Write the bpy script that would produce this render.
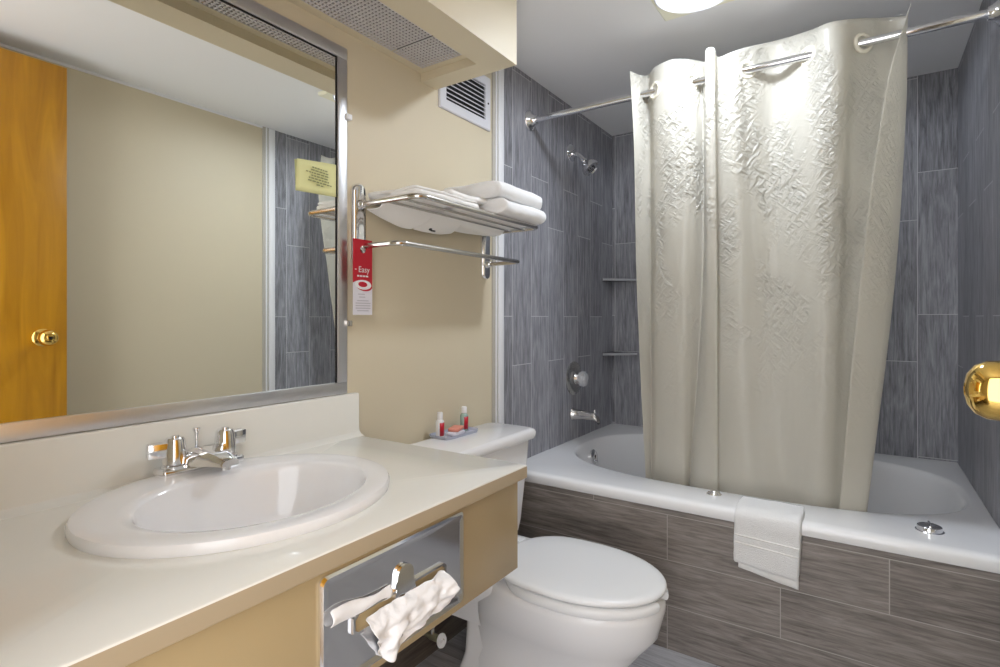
import bpy, bmesh, math, random
from mathutils import Vector, Matrix, noise
random.seed(7)
PI = math.pi
C = bpy.context.scene.collection
for o in list(bpy.data.objects): bpy.data.objects.remove(o)
sc = bpy.context.scene

# ---------------------------------------------------------------- camera
CAM = Vector((1.208, -1.840, 1.115)); TH = 0.592; FPX = 545.0; V0 = 318.0
cd = bpy.data.cameras.new('camera'); cam = bpy.data.objects.new('camera', cd); C.objects.link(cam)
cd.sensor_width = 36; cd.lens = FPX/1000*36; cd.shift_y = -(333.5-V0)/1000; cd.clip_start = 0.02
cam.location = CAM; cam.rotation_euler = (PI/2, 0, TH)
sc.camera = cam
# ---------------------------------------------------------------- world, exposure
w = bpy.data.worlds.new('world'); sc.world = w; w.use_nodes = True
w.node_tree.nodes['Background'].inputs[0].default_value = (0.97, 0.98, 1.0, 1)
w.node_tree.nodes['Background'].inputs[1].default_value = 2.2
LAMP = 80.0        # ceiling lamp before the curtain
ADDED_TUB_FILL = 17.0     # added unseen lamp over the tub, brightens tub interior and back tiles
sc.view_settings.view_transform = 'Standard'; sc.view_settings.look = 'None'
sc.view_settings.exposure = 0.85; sc.view_settings.gamma = 1; sc.view_settings.use_curve_mapping = False

W, YB, ZC, YN = 1.524, 1.107, 2.157, -1.79      # room width, back wall, ceiling, near wall

def ray(u, v):
    a = (u-500)/FPX; b = -(v-V0)/FPX
    return Vector((a*math.cos(TH)-math.sin(TH), a*math.sin(TH)+math.cos(TH), b))
def x_at(u, y):                                  # world x on depth plane y seen along photo column u
    d = ray(u, V0); return CAM.x + d.x*(y-CAM.y)/d.y

# ---------------------------------------------------------------- materials
def nt(name):
    m = bpy.data.materials.new(name); m.use_nodes = True
    t = m.node_tree; return m, t.nodes, t.links, t.nodes['Principled BSDF']
def N(ns, typ, **kw):
    n = ns.new(typ)
    for k, v in kw.items(): setattr(n, k, v)
    return n
def mat(name, col, rough=.5, metal=0, bump=0, bscale=200, var=0, vscale=6, coat=0, trans=0, ior=1.45, emit=0, sheen=0, spec=.5, detail=4, bdist=.002):
    m, ns, ln, p = nt(name)
    p.inputs['Base Color'].default_value = (*col, 1); p.inputs['Roughness'].default_value = rough
    p.inputs['Metallic'].default_value = metal; p.inputs['Coat Weight'].default_value = coat
    p.inputs['Transmission Weight'].default_value = trans; p.inputs['IOR'].default_value = ior
    p.inputs['Specular IOR Level'].default_value = spec
    if sheen: p.inputs['Sheen Weight'].default_value = sheen
    if emit:
        p.inputs['Emission Color'].default_value = (.88, .955, 1.06, 1); p.inputs['Emission Strength'].default_value = emit
    tc = N(ns, 'ShaderNodeTexCoord')
    if var:
        n = N(ns, 'ShaderNodeTexNoise'); n.inputs['Scale'].default_value = vscale; n.inputs['Detail'].default_value = 5
        mx = N(ns, 'ShaderNodeMix', data_type='RGBA')
        mx.inputs[6].default_value = (*[c*(1-var) for c in col], 1); mx.inputs[7].default_value = (*[min(1, c*(1+var)) for c in col], 1)
        ln.new(tc.outputs['Object'], n.inputs['Vector']); ln.new(n.outputs['Fac'], mx.inputs[0]); ln.new(mx.outputs[2], p.inputs['Base Color'])
    if bump:
        n = N(ns, 'ShaderNodeTexNoise'); n.inputs['Scale'].default_value = bscale; n.inputs['Detail'].default_value = detail
        b = N(ns, 'ShaderNodeBump'); b.inputs['Strength'].default_value = bump; b.inputs['Distance'].default_value = bdist
        ln.new(tc.outputs['Object'], n.inputs['Vector']); ln.new(n.outputs['Fac'], b.inputs['Height']); ln.new(b.outputs[0], p.inputs['Normal'])
    return m

def plank_mat(name, la, aa, lo, ao, c1, c2, grout, off=.3333, rough=.42, grain=.74, lw=.61, aw=.1525, spec=.4):
    """wood-look porcelain planks: la = axis index along the plank, aa = across, lo/ao = joint offsets"""
    m, ns, ln, p = nt(name)
    tc = N(ns, 'ShaderNodeTexCoord'); sp = N(ns, 'ShaderNodeSeparateXYZ'); ln.new(tc.outputs['Object'], sp.inputs[0])
    def shift(sock, d):
        a = N(ns, 'ShaderNodeMath', operation='ADD'); a.inputs[1].default_value = d; ln.new(sock, a.inputs[0]); return a.outputs[0]
    cb = N(ns, 'ShaderNodeCombineXYZ'); ln.new(shift(sp.outputs[la], 50*lw-lo), cb.inputs[0]); ln.new(shift(sp.outputs[aa], 50*aw-ao), cb.inputs[1])
    br = N(ns, 'ShaderNodeTexBrick', offset=off, offset_frequency=2, squash=1)
    br.inputs['Scale'].default_value = 1; br.inputs['Mortar Size'].default_value = .0015; br.inputs['Mortar Smooth'].default_value = .2
    br.inputs['Brick Width'].default_value = lw; br.inputs['Row Height'].default_value = aw; br.inputs['Bias'].default_value = 0
    br.inputs['Color1'].default_value = (0, 0, 0, 1); br.inputs['Color2'].default_value = (1, 1, 1, 1); br.inputs['Mortar'].default_value = (.5, .5, .5, 1)
    ln.new(cb.outputs[0], br.inputs['Vector'])
    # grain: noise stretched along the plank, offset by the plank's own random value
    mp = N(ns, 'ShaderNodeCombineXYZ')
    def mul(sock, k):
        a = N(ns, 'ShaderNodeMath', operation='MULTIPLY'); a.inputs[1].default_value = k; ln.new(sock, a.inputs[0]); return a.outputs[0]
    ln.new(mul(sp.outputs[la], 9), mp.inputs[0]); ln.new(mul(sp.outputs[aa], 120), mp.inputs[1]); ln.new(mul(br.outputs['Color'], 37), mp.inputs[2])
    n1 = N(ns, 'ShaderNodeTexNoise'); n1.inputs['Scale'].default_value = 1; n1.inputs['Detail'].default_value = 6; n1.inputs['Roughness'].default_value = .7; n1.inputs['Distortion'].default_value = .6
    ln.new(mp.outputs[0], n1.inputs['Vector'])
    mp2 = N(ns, 'ShaderNodeCombineXYZ')
    ln.new(mul(sp.outputs[la], 3.4), mp2.inputs[0]); ln.new(mul(sp.outputs[aa], 34), mp2.inputs[1]); ln.new(mul(br.outputs['Color'], 11), mp2.inputs[2])
    n2 = N(ns, 'ShaderNodeTexNoise'); n2.inputs['Scale'].default_value = 1; n2.inputs['Detail'].default_value = 4; n2.inputs['Distortion'].default_value = 1.8
    ln.new(mp2.outputs[0], n2.inputs['Vector'])
    av = N(ns, 'ShaderNodeMath', operation='ADD'); ln.new(mul(n1.outputs['Fac'], .6), av.inputs[0]); ln.new(mul(n2.outputs['Fac'], .4), av.inputs[1])
    rp = N(ns, 'ShaderNodeMapRange'); rp.inputs['From Min'].default_value = .5-.5*(1-grain)-.02; rp.inputs['From Max'].default_value = .5+.5*(1-grain)+.02
    ln.new(av.outputs[0], rp.inputs['Value'])
    tone = N(ns, 'ShaderNodeMath', operation='ADD'); ln.new(mul(rp.outputs[0], .8), tone.inputs[0]); ln.new(mul(br.outputs['Color'], .2), tone.inputs[1])
    mx = N(ns, 'ShaderNodeMix', data_type='RGBA'); mx.inputs[6].default_value = (*c1, 1); mx.inputs[7].default_value = (*c2, 1); ln.new(tone.outputs[0], mx.inputs[0])
    mg = N(ns, 'ShaderNodeMix', data_type='RGBA'); mg.inputs[7].default_value = (*grout, 1); ln.new(mx.outputs[2], mg.inputs[6]); ln.new(br.outputs['Fac'], mg.inputs[0])
    ln.new(mg.outputs[2], p.inputs['Base Color'])
    p.inputs['Roughness'].default_value = rough; p.inputs['Specular IOR Level'].default_value = spec
    b = N(ns, 'ShaderNodeBump'); b.inputs['Strength'].default_value = .25; b.inputs['Distance'].default_value = .001
    ln.new(n1.outputs['Fac'], b.inputs['Height']); ln.new(b.outputs[0], p.inputs['Normal'])
    return m

TD, TL, GR = (.095, .095, .106), (.47, .47, .51), (.62, .62, .64)
M = {}
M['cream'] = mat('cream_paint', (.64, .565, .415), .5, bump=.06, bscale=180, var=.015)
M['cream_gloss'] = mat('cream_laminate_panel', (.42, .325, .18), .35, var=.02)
M['ceil'] = mat('ceiling_paint', (.86, .86, .87), .6, bump=.04, bscale=120)
M['counter'] = mat('cream_counter', (.80, .79, .735), .16, var=.01, vscale=40, coat=.3)
M['counter_edge'] = mat('tan_counter_edge', (.40, .325, .22), .3)
M['porcelain'] = mat('white_porcelain', (.86, .86, .87), .09, coat=.3)
M['tub'] = mat('white_tub_acrylic', (.86, .86, .87), .14, coat=.2)
M['seat'] = mat('white_seat_plastic', (.83, .84, .85), .22)
M['chrome'] = mat('polished_chrome', (.84, .84, .85), .09, 1)
M['chrome_soft'] = mat('satin_nickel', (.66, .64, .61), .2, 1)
M['frame'] = mat('brushed_aluminium', (.72, .72, .74), .34, 1, bump=.05, bscale=300)
M['mirror'] = mat('mirror_silver', (.94, .96, .93), .01, 1)
M['brass'] = mat('polished_brass', (.86, .58, .16), .09, 1)
M['black'] = mat('dark_gap', (.012, .012, .012), .7)
M['duct'] = mat('dark_duct_metal', (.02, .02, .022), .6)
M['vent'] = mat('painted_vent_metal', (.66, .66, .70), .4)
M['crate'] = mat('grey_egg_crate_plastic', (.60, .57, .58), .4)
M['lamp_frame'] = mat('cream_lamp_frame', (.84, .82, .66), .4)
M['white_trim'] = mat('white_painted_trim', (.80, .80, .82), .35)
M['grey_trim'] = mat('grey_caulk_bead', (.46, .43, .38), .5)
M['lens'] = mat('lamp_lens_glow', (1, 1, 1), .4, emit=LAMP)
M['lens_added_fill'] = mat('added_tub_fill_glow', (1, 1, 1), .4, emit=ADDED_TUB_FILL)  # glow of the added, unseen lamp behind the curtain
M['terry'] = mat('white_terry_cotton', (.90, .90, .90), .95, bump=.9, bscale=420, detail=3, sheen=.3, bdist=.004)
M['linen'] = mat('white_cotton_weave', (.87, .86, .84), .9, bump=.4, bscale=600, sheen=.2)
M['tissue'] = mat('white_tissue_paper', (.85, .85, .86), .9, bump=.5, bscale=60, bdist=.004)
M['note'] = mat('pale_yellow_paper', (.74, .74, .38), .8)
M['ink'] = mat('grey_green_ink', (.30, .32, .16), .8)
M['red'] = mat('red_print', (.52, .012, .03), .35)
M['cardwhite'] = mat('white_card', (.74, .73, .80), .4)
M['whiteink'] = mat('white_print', (.85, .85, .87), .5)
M['greyink'] = mat('pale_grey_print', (.52, .51, .57), .6)
M['plastic_clear'] = mat('clear_plastic', (.92, .95, .97), .08, trans=.9, ior=1.3)
M['crystal'] = mat('clear_acrylic', (.86, .87, .90), .06, trans=.45, ior=1.49)
M['aqua'] = mat('pale_aqua_liquid', (.46, .62, .56), .15, trans=.3)
M['soapbox'] = mat('pink_soap_wrapper', (.78, .30, .22), .5)
M['white_plastic'] = mat('white_plastic', (.80, .80, .82), .3)
M['tray'] = mat('pale_blue_tray', (.50, .52, .62), .2)
M['grommet'] = mat('ivory_grommet_plastic', (.80, .76, .64), .3)
M['shelf_tile'] = mat('grey_shelf_tile', (.10, .10, .11), .4)
M['shelf_edge'] = mat('pale_shelf_edge', (.42, .42, .44), .35)
M['jamb'] = mat('brown_door_jamb', (.30, .22, .14), .5)
M['valve'] = mat('old_valve_brass', (.46, .44, .30), .35, .8)
M['tile_side'] = plank_mat('grey_wood_planks_side', 2, 1, 1.122, .0475, TD, TL, GR)
M['tile_back'] = plank_mat('grey_wood_planks_back', 2, 0, 1.13, .0175, TD, TL, GR)
M['tile_apron'] = plank_mat('taupe_wood_planks_apron', 0, 2, .992, -.0055, (.085, .073, .066), (.36, .32, .295), (.42, .39, .36), off=.56)
M['tile_base'] = plank_mat('brown_wood_planks_base', 1, 2, .1, .0, (.045, .036, .03), (.17, .14, .115), (.19, .17, .14), off=.5)
M['floor'] = plank_mat('pale_grey_floor_planks', 0, 1, .2, .02, (.24, .235, .24), (.58, .575, .60), (.25, .24, .23), off=.4, rough=.35)

def door_wood():
    m, ns, ln, p = nt('amber_door_veneer')
    tc = N(ns, 'ShaderNodeTexCoord'); mp = N(ns, 'ShaderNodeMapping'); mp.inputs['Scale'].default_value = (3, 7, .7)
    n = N(ns, 'ShaderNodeTexNoise'); n.inputs['Scale'].default_value = 2.2; n.inputs['Detail'].default_value = 6; n.inputs['Distortion'].default_value = 1.5
    r = N(ns, 'ShaderNodeValToRGB')
    r.color_ramp.elements[0].position = .3; r.color_ramp.elements[0].color = (.41, .175, .003, 1)
    r.color_ramp.elements[1].position = .7; r.color_ramp.elements[1].color = (.62, .295, .012, 1)
    ln.new(tc.outputs['Object'], mp.inputs[0]); ln.new(mp.outputs[0], n.inputs['Vector']); ln.new(n.outputs['Fac'], r.inputs[0]); ln.new(r.outputs[0], p.inputs['Base Color'])
    p.inputs['Roughness'].default_value = .3; return m
M['door'] = door_wood()

def curtain_mat():
    m, ns, ln, p = nt('ivory_satin_curtain')
    p.inputs['Base Color'].default_value = (.665, .64, .57, 1); p.inputs['Roughness'].default_value = .29
    p.inputs['Sheen Weight'].default_value = .15
    p.inputs['Transmission Weight'].default_value = 0
    uv = N(ns, 'ShaderNodeUVMap'); uv.uv_map = 'UVMap'
    # diagonal crumple: two stretched noises at crossing angles, masked by a broad noise
    def strn(rot, sx, sy, sc_):
        m0 = N(ns, 'ShaderNodeMapping'); m0.inputs['Rotation'].default_value = (0, 0, rot); mp = N(ns, 'ShaderNodeMapping'); mp.inputs['Scale'].default_value = (sx, sy, 1)
        n = N(ns, 'ShaderNodeTexNoise'); n.inputs['Scale'].default_value = sc_; n.inputs['Detail'].default_value = 3; n.inputs['Distortion'].default_value = .5
        ln.new(uv.outputs[0], m0.inputs[0]); ln.new(m0.outputs[0], mp.inputs[0]); ln.new(mp.outputs[0], n.inputs['Vector']); return n.outputs['Fac']
    a = strn(.62, 1, 3.6, 26); b = strn(-.9, 1, 4.5, 16); c = strn(0, 1, .45, 9)
    mxx = N(ns, 'ShaderNodeMath', operation='MAXIMUM'); ln.new(a, mxx.inputs[0]); ln.new(b, mxx.inputs[1])
    vo = N(ns, 'ShaderNodeTexVoronoi', feature='DISTANCE_TO_EDGE'); vo.inputs['Scale'].default_value = 26
    ln.new(uv.outputs[0], vo.inputs['Vector'])
    vm = N(ns, 'ShaderNodeMath', operation='MULTIPLY'); vm.inputs[1].default_value = .35; ln.new(vo.outputs['Distance'], vm.inputs[0])
    ad = N(ns, 'ShaderNodeMath', operation='ADD'); ln.new(mxx.outputs[0], ad.inputs[0]); ln.new(vm.outputs[0], ad.inputs[1])
    # the embossing is strong in the upper cloth and fades towards the plain hem (v = metres above the hem)
    sx = N(ns, 'ShaderNodeSeparateXYZ'); ln.new(uv.outputs[0], sx.inputs[0])
    mr = N(ns, 'ShaderNodeMapRange'); mr.inputs['From Min'].default_value = .25; mr.inputs['From Max'].default_value = .95; ln.new(sx.outputs[1], mr.inputs['Value'])
    m2 = N(ns, 'ShaderNodeMapRange'); m2.inputs['From Min'].default_value = .40; m2.inputs['From Max'].default_value = .56; ln.new(c, m2.inputs['Value'])
    mm = N(ns, 'ShaderNodeMath', operation='MULTIPLY'); ln.new(mr.outputs[0], mm.inputs[0]); ln.new(m2.outputs[0], mm.inputs[1])
    m3 = N(ns, 'ShaderNodeMath', operation='MULTIPLY_ADD'); m3.inputs[1].default_value = .9; m3.inputs[2].default_value = .08; ln.new(mm.outputs[0], m3.inputs[0])
    bp = N(ns, 'ShaderNodeBump'); bp.inputs['Distance'].default_value = .022; ln.new(m3.outputs[0], bp.inputs['Strength']); ln.new(ad.outputs[0], bp.inputs['Height'])
    ln.new(bp.outputs[0], p.inputs['Normal'])
    tr = N(ns, 'ShaderNodeBsdfTranslucent'); tr.inputs[0].default_value = (.88, .85, .77, 1)
    ms = N(ns, 'ShaderNodeMixShader'); ms.inputs[0].default_value = .44
    out = ns['Material Output']; ln.new(p.outputs[0], ms.inputs[1]); ln.new(tr.outputs[0], ms.inputs[2]); ln.new(ms.outputs[0], out.inputs[0])
    return m
M['curtain'] = curtain_mat()

# ---------------------------------------------------------------- mesh helpers
def obj(name, bm, m, parent=None, smooth=True, angle=40, mods=()):
    me = bpy.data.meshes.new(name); bmesh.ops.recalc_face_normals(bm, faces=bm.faces[:]); bm.to_mesh(me); bm.free()
    for mm in (m if isinstance(m, (list, tuple)) else [m]): me.materials.append(mm)
    if smooth:
        for p in me.polygons: p.use_smooth = True
        me.set_sharp_from_angle(angle=math.radians(angle))
    o = bpy.data.objects.new(name, me); C.objects.link(o)
    if parent: o.parent = parent
    for f in mods: f(o)
    return o
def tag(o, label, cat, group=None):
    o['label'] = label; o['category'] = cat
    if group: o['group'] = group
    return o
def thing(name, label, cat, loc=(0, 0, 0), group=None):
    o = bpy.data.objects.new(name, None); C.objects.link(o); o.location = loc; o.empty_display_size = .05
    return tag(o, label, cat, group)
def local(bm, root):
    bmesh.ops.translate(bm, verts=bm.verts[:], vec=-Vector(root.location)); return bm
def part(name, bm, m, root, parent=None, **kw):
    """bm in world coordinates, stored relative to the thing's base"""
    return obj(name, local(bm, root), m, parent or root, **kw)
def struct(name, bm, m, parent=None, **kw):
    o = obj(name, bm, m, parent, **kw); o['kind'] = 'structure'; return o
def box(bm, lo, hi, bev=0, seg=2, mi=0):
    r = bmesh.ops.create_cube(bm, size=1); vs = r['verts']
    s = [hi[i]-lo[i] for i in range(3)]; c = [(hi[i]+lo[i])/2 for i in range(3)]
    bmesh.ops.scale(bm, vec=s, verts=vs); bmesh.ops.translate(bm, vec=c, verts=vs)
    fs = {f for v in vs for f in v.link_faces}
    for f in fs: f.material_index = mi
    if bev:
        es = list({e for v in vs for e in v.link_edges})
        r = bmesh.ops.bevel(bm, geom=es, offset=bev, segments=seg, profile=.5, affect='EDGES')
        for f in r['faces']: f.material_index = mi
    return bm
def bx(lo, hi, bev=0, seg=2): return box(bmesh.new(), lo, hi, bev, seg)
def frame_to(d):
    d = Vector(d).normalized(); up = Vector((0, 0, 1)) if abs(d.z) < .95 else Vector((1, 0, 0))
    a = d.cross(up).normalized(); return a, a.cross(d).normalized(), d
def loft(bm, rings, close_u=True, cap0=False, cap1=False):
    R = [[bm.verts.new(p) for p in r] for r in rings]; n = len(R[0])
    for i in range(len(R)-1):
        for j in range(n if close_u else n-1):
            k = (j+1) % n; bm.faces.new((R[i][j], R[i][k], R[i+1][k], R[i+1][j]))
    if cap0: bm.faces.new(R[0][::-1])
    if cap1: bm.faces.new(R[-1])
    return R
def catmull(pts, per=6, closed=False):
    pts = [Vector(p) for p in pts]; out = []; n = len(pts)
    for i in range(n if closed else n-1):
        g = (lambda k: pts[k % n]) if closed else (lambda k: pts[max(0, min(n-1, k))])
        a, b, c, d = g(i-1), g(i), g(i+1), g(i+2)
        for s in range(per):
            t = s/per
            out.append(.5*((2*b)+(c-a)*t+(2*a-5*b+4*c-d)*t*t+(3*b-a-3*c+d)*t**3))
    if not closed: out.append(pts[-1])
    return out
def tube(bm, pts, r, seg=12, cap=True, rs=None):
    pts = [Vector(p) for p in pts]; rings = []; prev = None
    for i, p in enumerate(pts):
        d = (pts[min(i+1, len(pts)-1)]-pts[max(i-1, 0)]).normalized()
        if prev is None: a, b, _ = frame_to(d)
        else:
            a = (prev - d*prev.dot(d)).normalized(); b = a.cross(d).normalized()
        prev = a; rr = rs[i] if rs else r
        rings.append([p+(a*math.cos(2*PI*k/seg)+b*math.sin(2*PI*k/seg))*rr for k in range(seg)])
    loft(bm, rings, True, cap, cap); return bm
def lathe(bm, origin, axis, prof, seg=28, sq=1.0, a_dir=None):
    """prof: list of (distance along axis, radius); closed at both ends"""
    a, b, d = frame_to(axis); o = Vector(origin)
    if a_dir is not None:
        a = Vector(a_dir).normalized(); b = a.cross(d)
    rings = [[o+d*t+(a*math.cos(2*PI*k/seg)+b*sq*math.sin(2*PI*k/seg))*max(r, 1e-5) for k in range(seg)] for t, r in prof]
    loft(bm, rings, True, True, True); return bm
def torus(bm, c, axis, R, r, su=28, sv=10, flat=1.0):
    a, b, d = frame_to(axis); c = Vector(c)
    rings = []
    for i in range(su):
        e = a*math.cos(2*PI*i/su)+b*math.sin(2*PI*i/su)
        rings.append([c+e*(R+r*math.cos(2*PI*k/sv))+d*r*flat*math.sin(2*PI*k/sv) for k in range(sv)])
    rings.append(rings[0])
    loft(bm, rings, True); bmesh.ops.remove_doubles(bm, verts=bm.verts[:], dist=1e-6); return bm
def quad(bm, *p, mi=0):
    f = bm.faces.new([bm.verts.new(q) for q in p]); f.material_index = mi; return f
def subsurf(l=2):
    def f(o):
        s = o.modifiers.new('sub', 'SUBSURF'); s.levels = l; s.render_levels = l
    return f
def solid(t, off=0):
    def f(o):
        s = o.modifiers.new('solid', 'SOLIDIFY'); s.thickness = t; s.offset = off
    return f
def bevel(wd, seg=2):
    def f(o):
        s = o.modifiers.new('bevel', 'BEVEL'); s.width = wd; s.segments = seg; s.limit_method = 'ANGLE'; s.angle_limit = .6
    return f
def sup(th, cx, cy, a, b, n):                    # point of a superellipse seen from its centre at angle th (a along x)
    c, s = math.cos(th), math.sin(th)
    r = (abs(c/a)**n+abs(s/b)**n)**(-1/n); return cx+c*r, cy+s*r
def rectpt(th, cx, cy, x0, y0, x1, y1):
    c, s = math.cos(th), math.sin(th); t = 1e9
    if c > 1e-9: t = min(t, (x1-cx)/c)
    if c < -1e-9: t = min(t, (x0-cx)/c)
    if s > 1e-9: t = min(t, (y1-cy)/s)
    if s < -1e-9: t = min(t, (y0-cy)/s)
    return cx+c*t, cy+s*t
def angles(n, cx, cy, x0, y0, x1, y1):
    a = [2*PI*i/n for i in range(n)]
    for x, y in ((x0, y0), (x1, y0), (x1, y1), (x0, y1)): a.append(math.atan2(y-cy, x-cx) % (2*PI))
    return sorted(a)
def ribbon(bm, path, t, n_axis, place, jitter=.0015, seed=0, taper=None):
    """a cloth slab: 2D centre line `path` thickened by t and swept in n_axis steps; place(p2d, s) -> world"""
    path = [Vector((p[0], p[1])) for p in path]; m = len(path); L, R = [], []
    for i, p in enumerate(path):
        d = (path[min(i+1, m-1)]-path[max(i-1, 0)]).normalized(); nrm = Vector((-d.y, d.x))
        L.append(p+nrm*t/2); R.append(p-nrm*t/2)
    d0 = (path[1]-path[0]).normalized(); d1 = (path[-1]-path[-2]).normalized()
    loop = [path[0]-d0*t*.35]+L+[path[-1]+d1*t*.35]+R[::-1]
    rings = []
    for k in range(n_axis+1):
        s = k/n_axis; ring = []
        for q in loop:
            w_ = Vector(place(q, s)); j = noise.noise_vector(w_*28+Vector((seed, seed*2, 0)))*jitter+noise.noise_vector(w_*9+Vector((seed, 0, 3)))*jitter*1.6
            ring.append(w_+j)
        rings.append(ring)
    loft(bm, rings, True, True, True); return bm

# ================================================================ SETTING
# floor, ceiling, walls
struct('floor', bx((-.1, YN-.6, -.06), (W+.1, .05, 0)), M['floor'], smooth=False)
struct('ceiling', bx((-.1, YN-.1, ZC), (W+.1, YB+.1, ZC+.08)), M['ceil'], smooth=False)
struct('wall_left', bx((-.1, YN-.1, 0), (0, -.10, ZC)), M['cream'], smooth=False)
struct('wall_left', bx((-.1, -.031, 0), (0, YB, ZC)), M['tile_side'], smooth=False).name = 'wall_left_tiled'
struct('baseboard_left', bx((0, YN, 0), (.011, -.10, .34)), M['tile_base'], smooth=False)
struct('wall_right', bx((W, YN-.1, 0), (W+.1, -.10, ZC)), M['cream'], smooth=False)
struct('wall_right', bx((W, -.031, 0), (W+.1, YB, ZC)), M['tile_side'], smooth=False).name = 'wall_right_tiled'
struct('wall_back', bx((-.1, YB, 0), (W+.1, YB+.1, ZC)), M['tile_back'], smooth=False)
bm = bmesh.new()                                    # wall with the doorway the picture is taken through
box(bm, (-.1, YN-.1, 0), (.66, YN, ZC)); box(bm, (1.43, YN-.1, 0), (W+.1, YN, ZC)); box(bm, (.66, YN-.1, 2.10), (1.43, YN, ZC))
struct('wall_near', bm, M['cream'], smooth=False)
bm = bmesh.new()
box(bm, (.66, YN-.1, 0), (.68, YN, 2.10)); box(bm, (1.41, YN-.1, 0), (1.43, YN, 2.10)); box(bm, (.66, YN-.1, 2.085), (1.43, YN, 2.10))
struct('trim_3', bm, M['jamb'], smooth=False)
for i, x0 in enumerate((0, W)):                     # white edge strips where the tile starts
    sgn = 1 if x0 == 0 else -1
    bm = bmesh.new()
    a, b = sorted((x0-sgn*.02, x0+sgn*.010)); box(bm, (a, -.066, 0), (b, -.029, ZC), .002)
    a, b = sorted((x0-sgn*.02, x0+sgn*.005)); box(bm, (a, -.102, 0), (b, -.066, ZC), .001, mi=1)
    a, b = sorted((x0-sgn*.02, x0+sgn*.009)); box(bm, (a, -.084, 0), (b, -.076, ZC), .001, mi=0)
    struct('trim_%d' % (i+1), bm, [M['white_trim'], M['grey_trim']])
struct('trim_4', bx((W-.005, YN, ZC-.010), (W, -.102, ZC)), M['white_trim'], smooth=False)   # bead where wall meets ceiling
# dropped soffit above the vanity with a recess in its underside
SX, SY, SZ = .323, -.433, 1.886; RX, RY = .225, -.507
bm = bmesh.new()
box(bm, (RX, YN, SZ), (SX, SY, ZC)); box(bm, (0, RY, SZ), (RX, SY, ZC)); box(bm, (0, YN, 1.99), (RX, RY, ZC))
struct('ceiling_soffit', bm, M['cream'], smooth=False)
# tiled front of the bathtub
bm = bmesh.new(); box(bm, (-.0, 0, 0), (W, .04, .474))
struct('wall_tub_front', bm, M['tile_apron'], smooth=False)

# ================================================================ DOOR (open against the right wall)
DX = 1.378
door = struct('door_1', bx((DX, YN+.012, .012), (DX+.036, -1.02, 2.087), .0015), M['door'])
door['label'] = 'amber wood veneer door standing open, with a brass knob'
kb = bmesh.new(); ky, kz = -1.096, 1.041
lathe(kb, (DX-.012, ky, kz), (-1, 0, 0), [(0, .011), (.012, .010), (.019, .014), (.026, .0235), (.035, .0290), (.045, .0308), (.056, .0298), (.065, .025), (.071, .016), (.073, .007), (.070, .005)], 40)
knob = obj('door_knob', kb, M['brass'], door); knob['label'] = 'round polished brass knob'
rb = bmesh.new(); lathe(rb, (DX, ky, kz), (-1, 0, 0), [(0, .033), (.004, .033), (.008, .028), (.012, .018), (.016, .012)], 36)
obj('rosette', rb, M['brass'], knob)
lb = bmesh.new(); lathe(lb, (DX-.0815, ky, kz), (-1, 0, 0), [(-.003, .0055), (.0025, .005), (.003, .002)], 16); obj('lock_button', lb, M['black'], knob)
hb = bmesh.new()
box(hb, (DX-.002, YN+.004, .25), (DX+.03, YN+.013, .34)); box(hb, (DX-.002, YN+.004, 1.75), (DX+.03, YN+.013, 1.84))
obj('hinge', hb, M['brass'], door)

# ================================================================ CEILING LAMP
def ceiling_lamp(LX, LY, label, lens):
    t = thing('ceiling_light', label, 'light', (LX, LY, ZC)); H = .134
    bm = bmesh.new(); ang = angles(64, LX, LY, LX-H, LY-H, LX+H, LY+H)
    o_ = lambda h, z: [(*rectpt(a, LX, LY, LX-h, LY-h, LX+h, LY+h), z) for a in ang]
    c_ = lambda r, z: [(LX+r*math.cos(a), LY+r*math.sin(a), z) for a in ang]
    loft(bm, [o_(H, ZC), o_(H, ZC-.012), o_(H-.006, ZC-.018), c_(.124, ZC-.018), c_(.122, ZC)])
    part('frame', bm, M['lamp_frame'], t, angle=30)
    bm = bmesh.new(); loft(bm, [c_(.124, ZC-.002), c_(.124, ZC-.020), c_(.120, ZC-.023), c_(.0855, ZC-.014), c_(.085, ZC-.004)])
    part('trim_ring', bm, M['vent'], t)
    bm = bmesh.new(); lathe(bm, (LX, LY, ZC-.006), (0, 0, -1), [(0, .0845), (.004, .0843), (.009, .068), (.012, .040), (.013, .0)], 48)
    part('lens', bm, lens, t)
ceiling_lamp(.762, -.088, 'square cream recessed ceiling light with round white lens in front of the curtain', M['lens'])
ceiling_lamp(.95, .62, 'added square cream fill light over the tub, hidden behind the curtain', M['lens_added_fill'])  # added fixture out of view, only there to lighten the tub side

# ================================================================ SOFFIT GRILLE
t = thing('soffit_grille', 'grey egg-crate grille recessed in the cream soffit above the mirror', 'vent grille', (.11, -1.1, SZ))
GX0, GX1, GY1, GZ = .028, .200, -.531, 1.913
bm = bmesh.new()
box(bm, (0, YN+.01, GZ), (GX0, RY, GZ+.012)); box(bm, (GX1, YN+.01, GZ), (RX, RY, GZ+.012)); box(bm, (GX0, GY1, GZ), (GX1, RY, GZ+.012))
part('grille_frame', bm, M['cream'], t, smooth=False)
bm = bmesh.new(); box(bm, (GX0, YN+.01, GZ+.016), (GX1, GY1, GZ+.05)); part('housing', bm, M['duct'], t, smooth=False)
def crate(y0, y1):
    bm = bmesh.new(); st = .0125; tk = .0022
    nx = round((GX1-GX0)/st); ny = round((y1-y0)/st)
    for i in range(nx+1):
        x = GX0+(GX1-GX0)*i/nx; box(bm, (x-tk, y0, GZ+.001), (x+tk, y1, GZ+.0045))
    for j in range(ny+1):
        y = y0+(y1-y0)*j/ny; box(bm, (GX0, y-tk, GZ+.0015), (GX1, y+tk, GZ+.004))
    return bm
part('egg_crate_panel', crate(GY1-.127, GY1), M['crate'], t, smooth=False)
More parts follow.
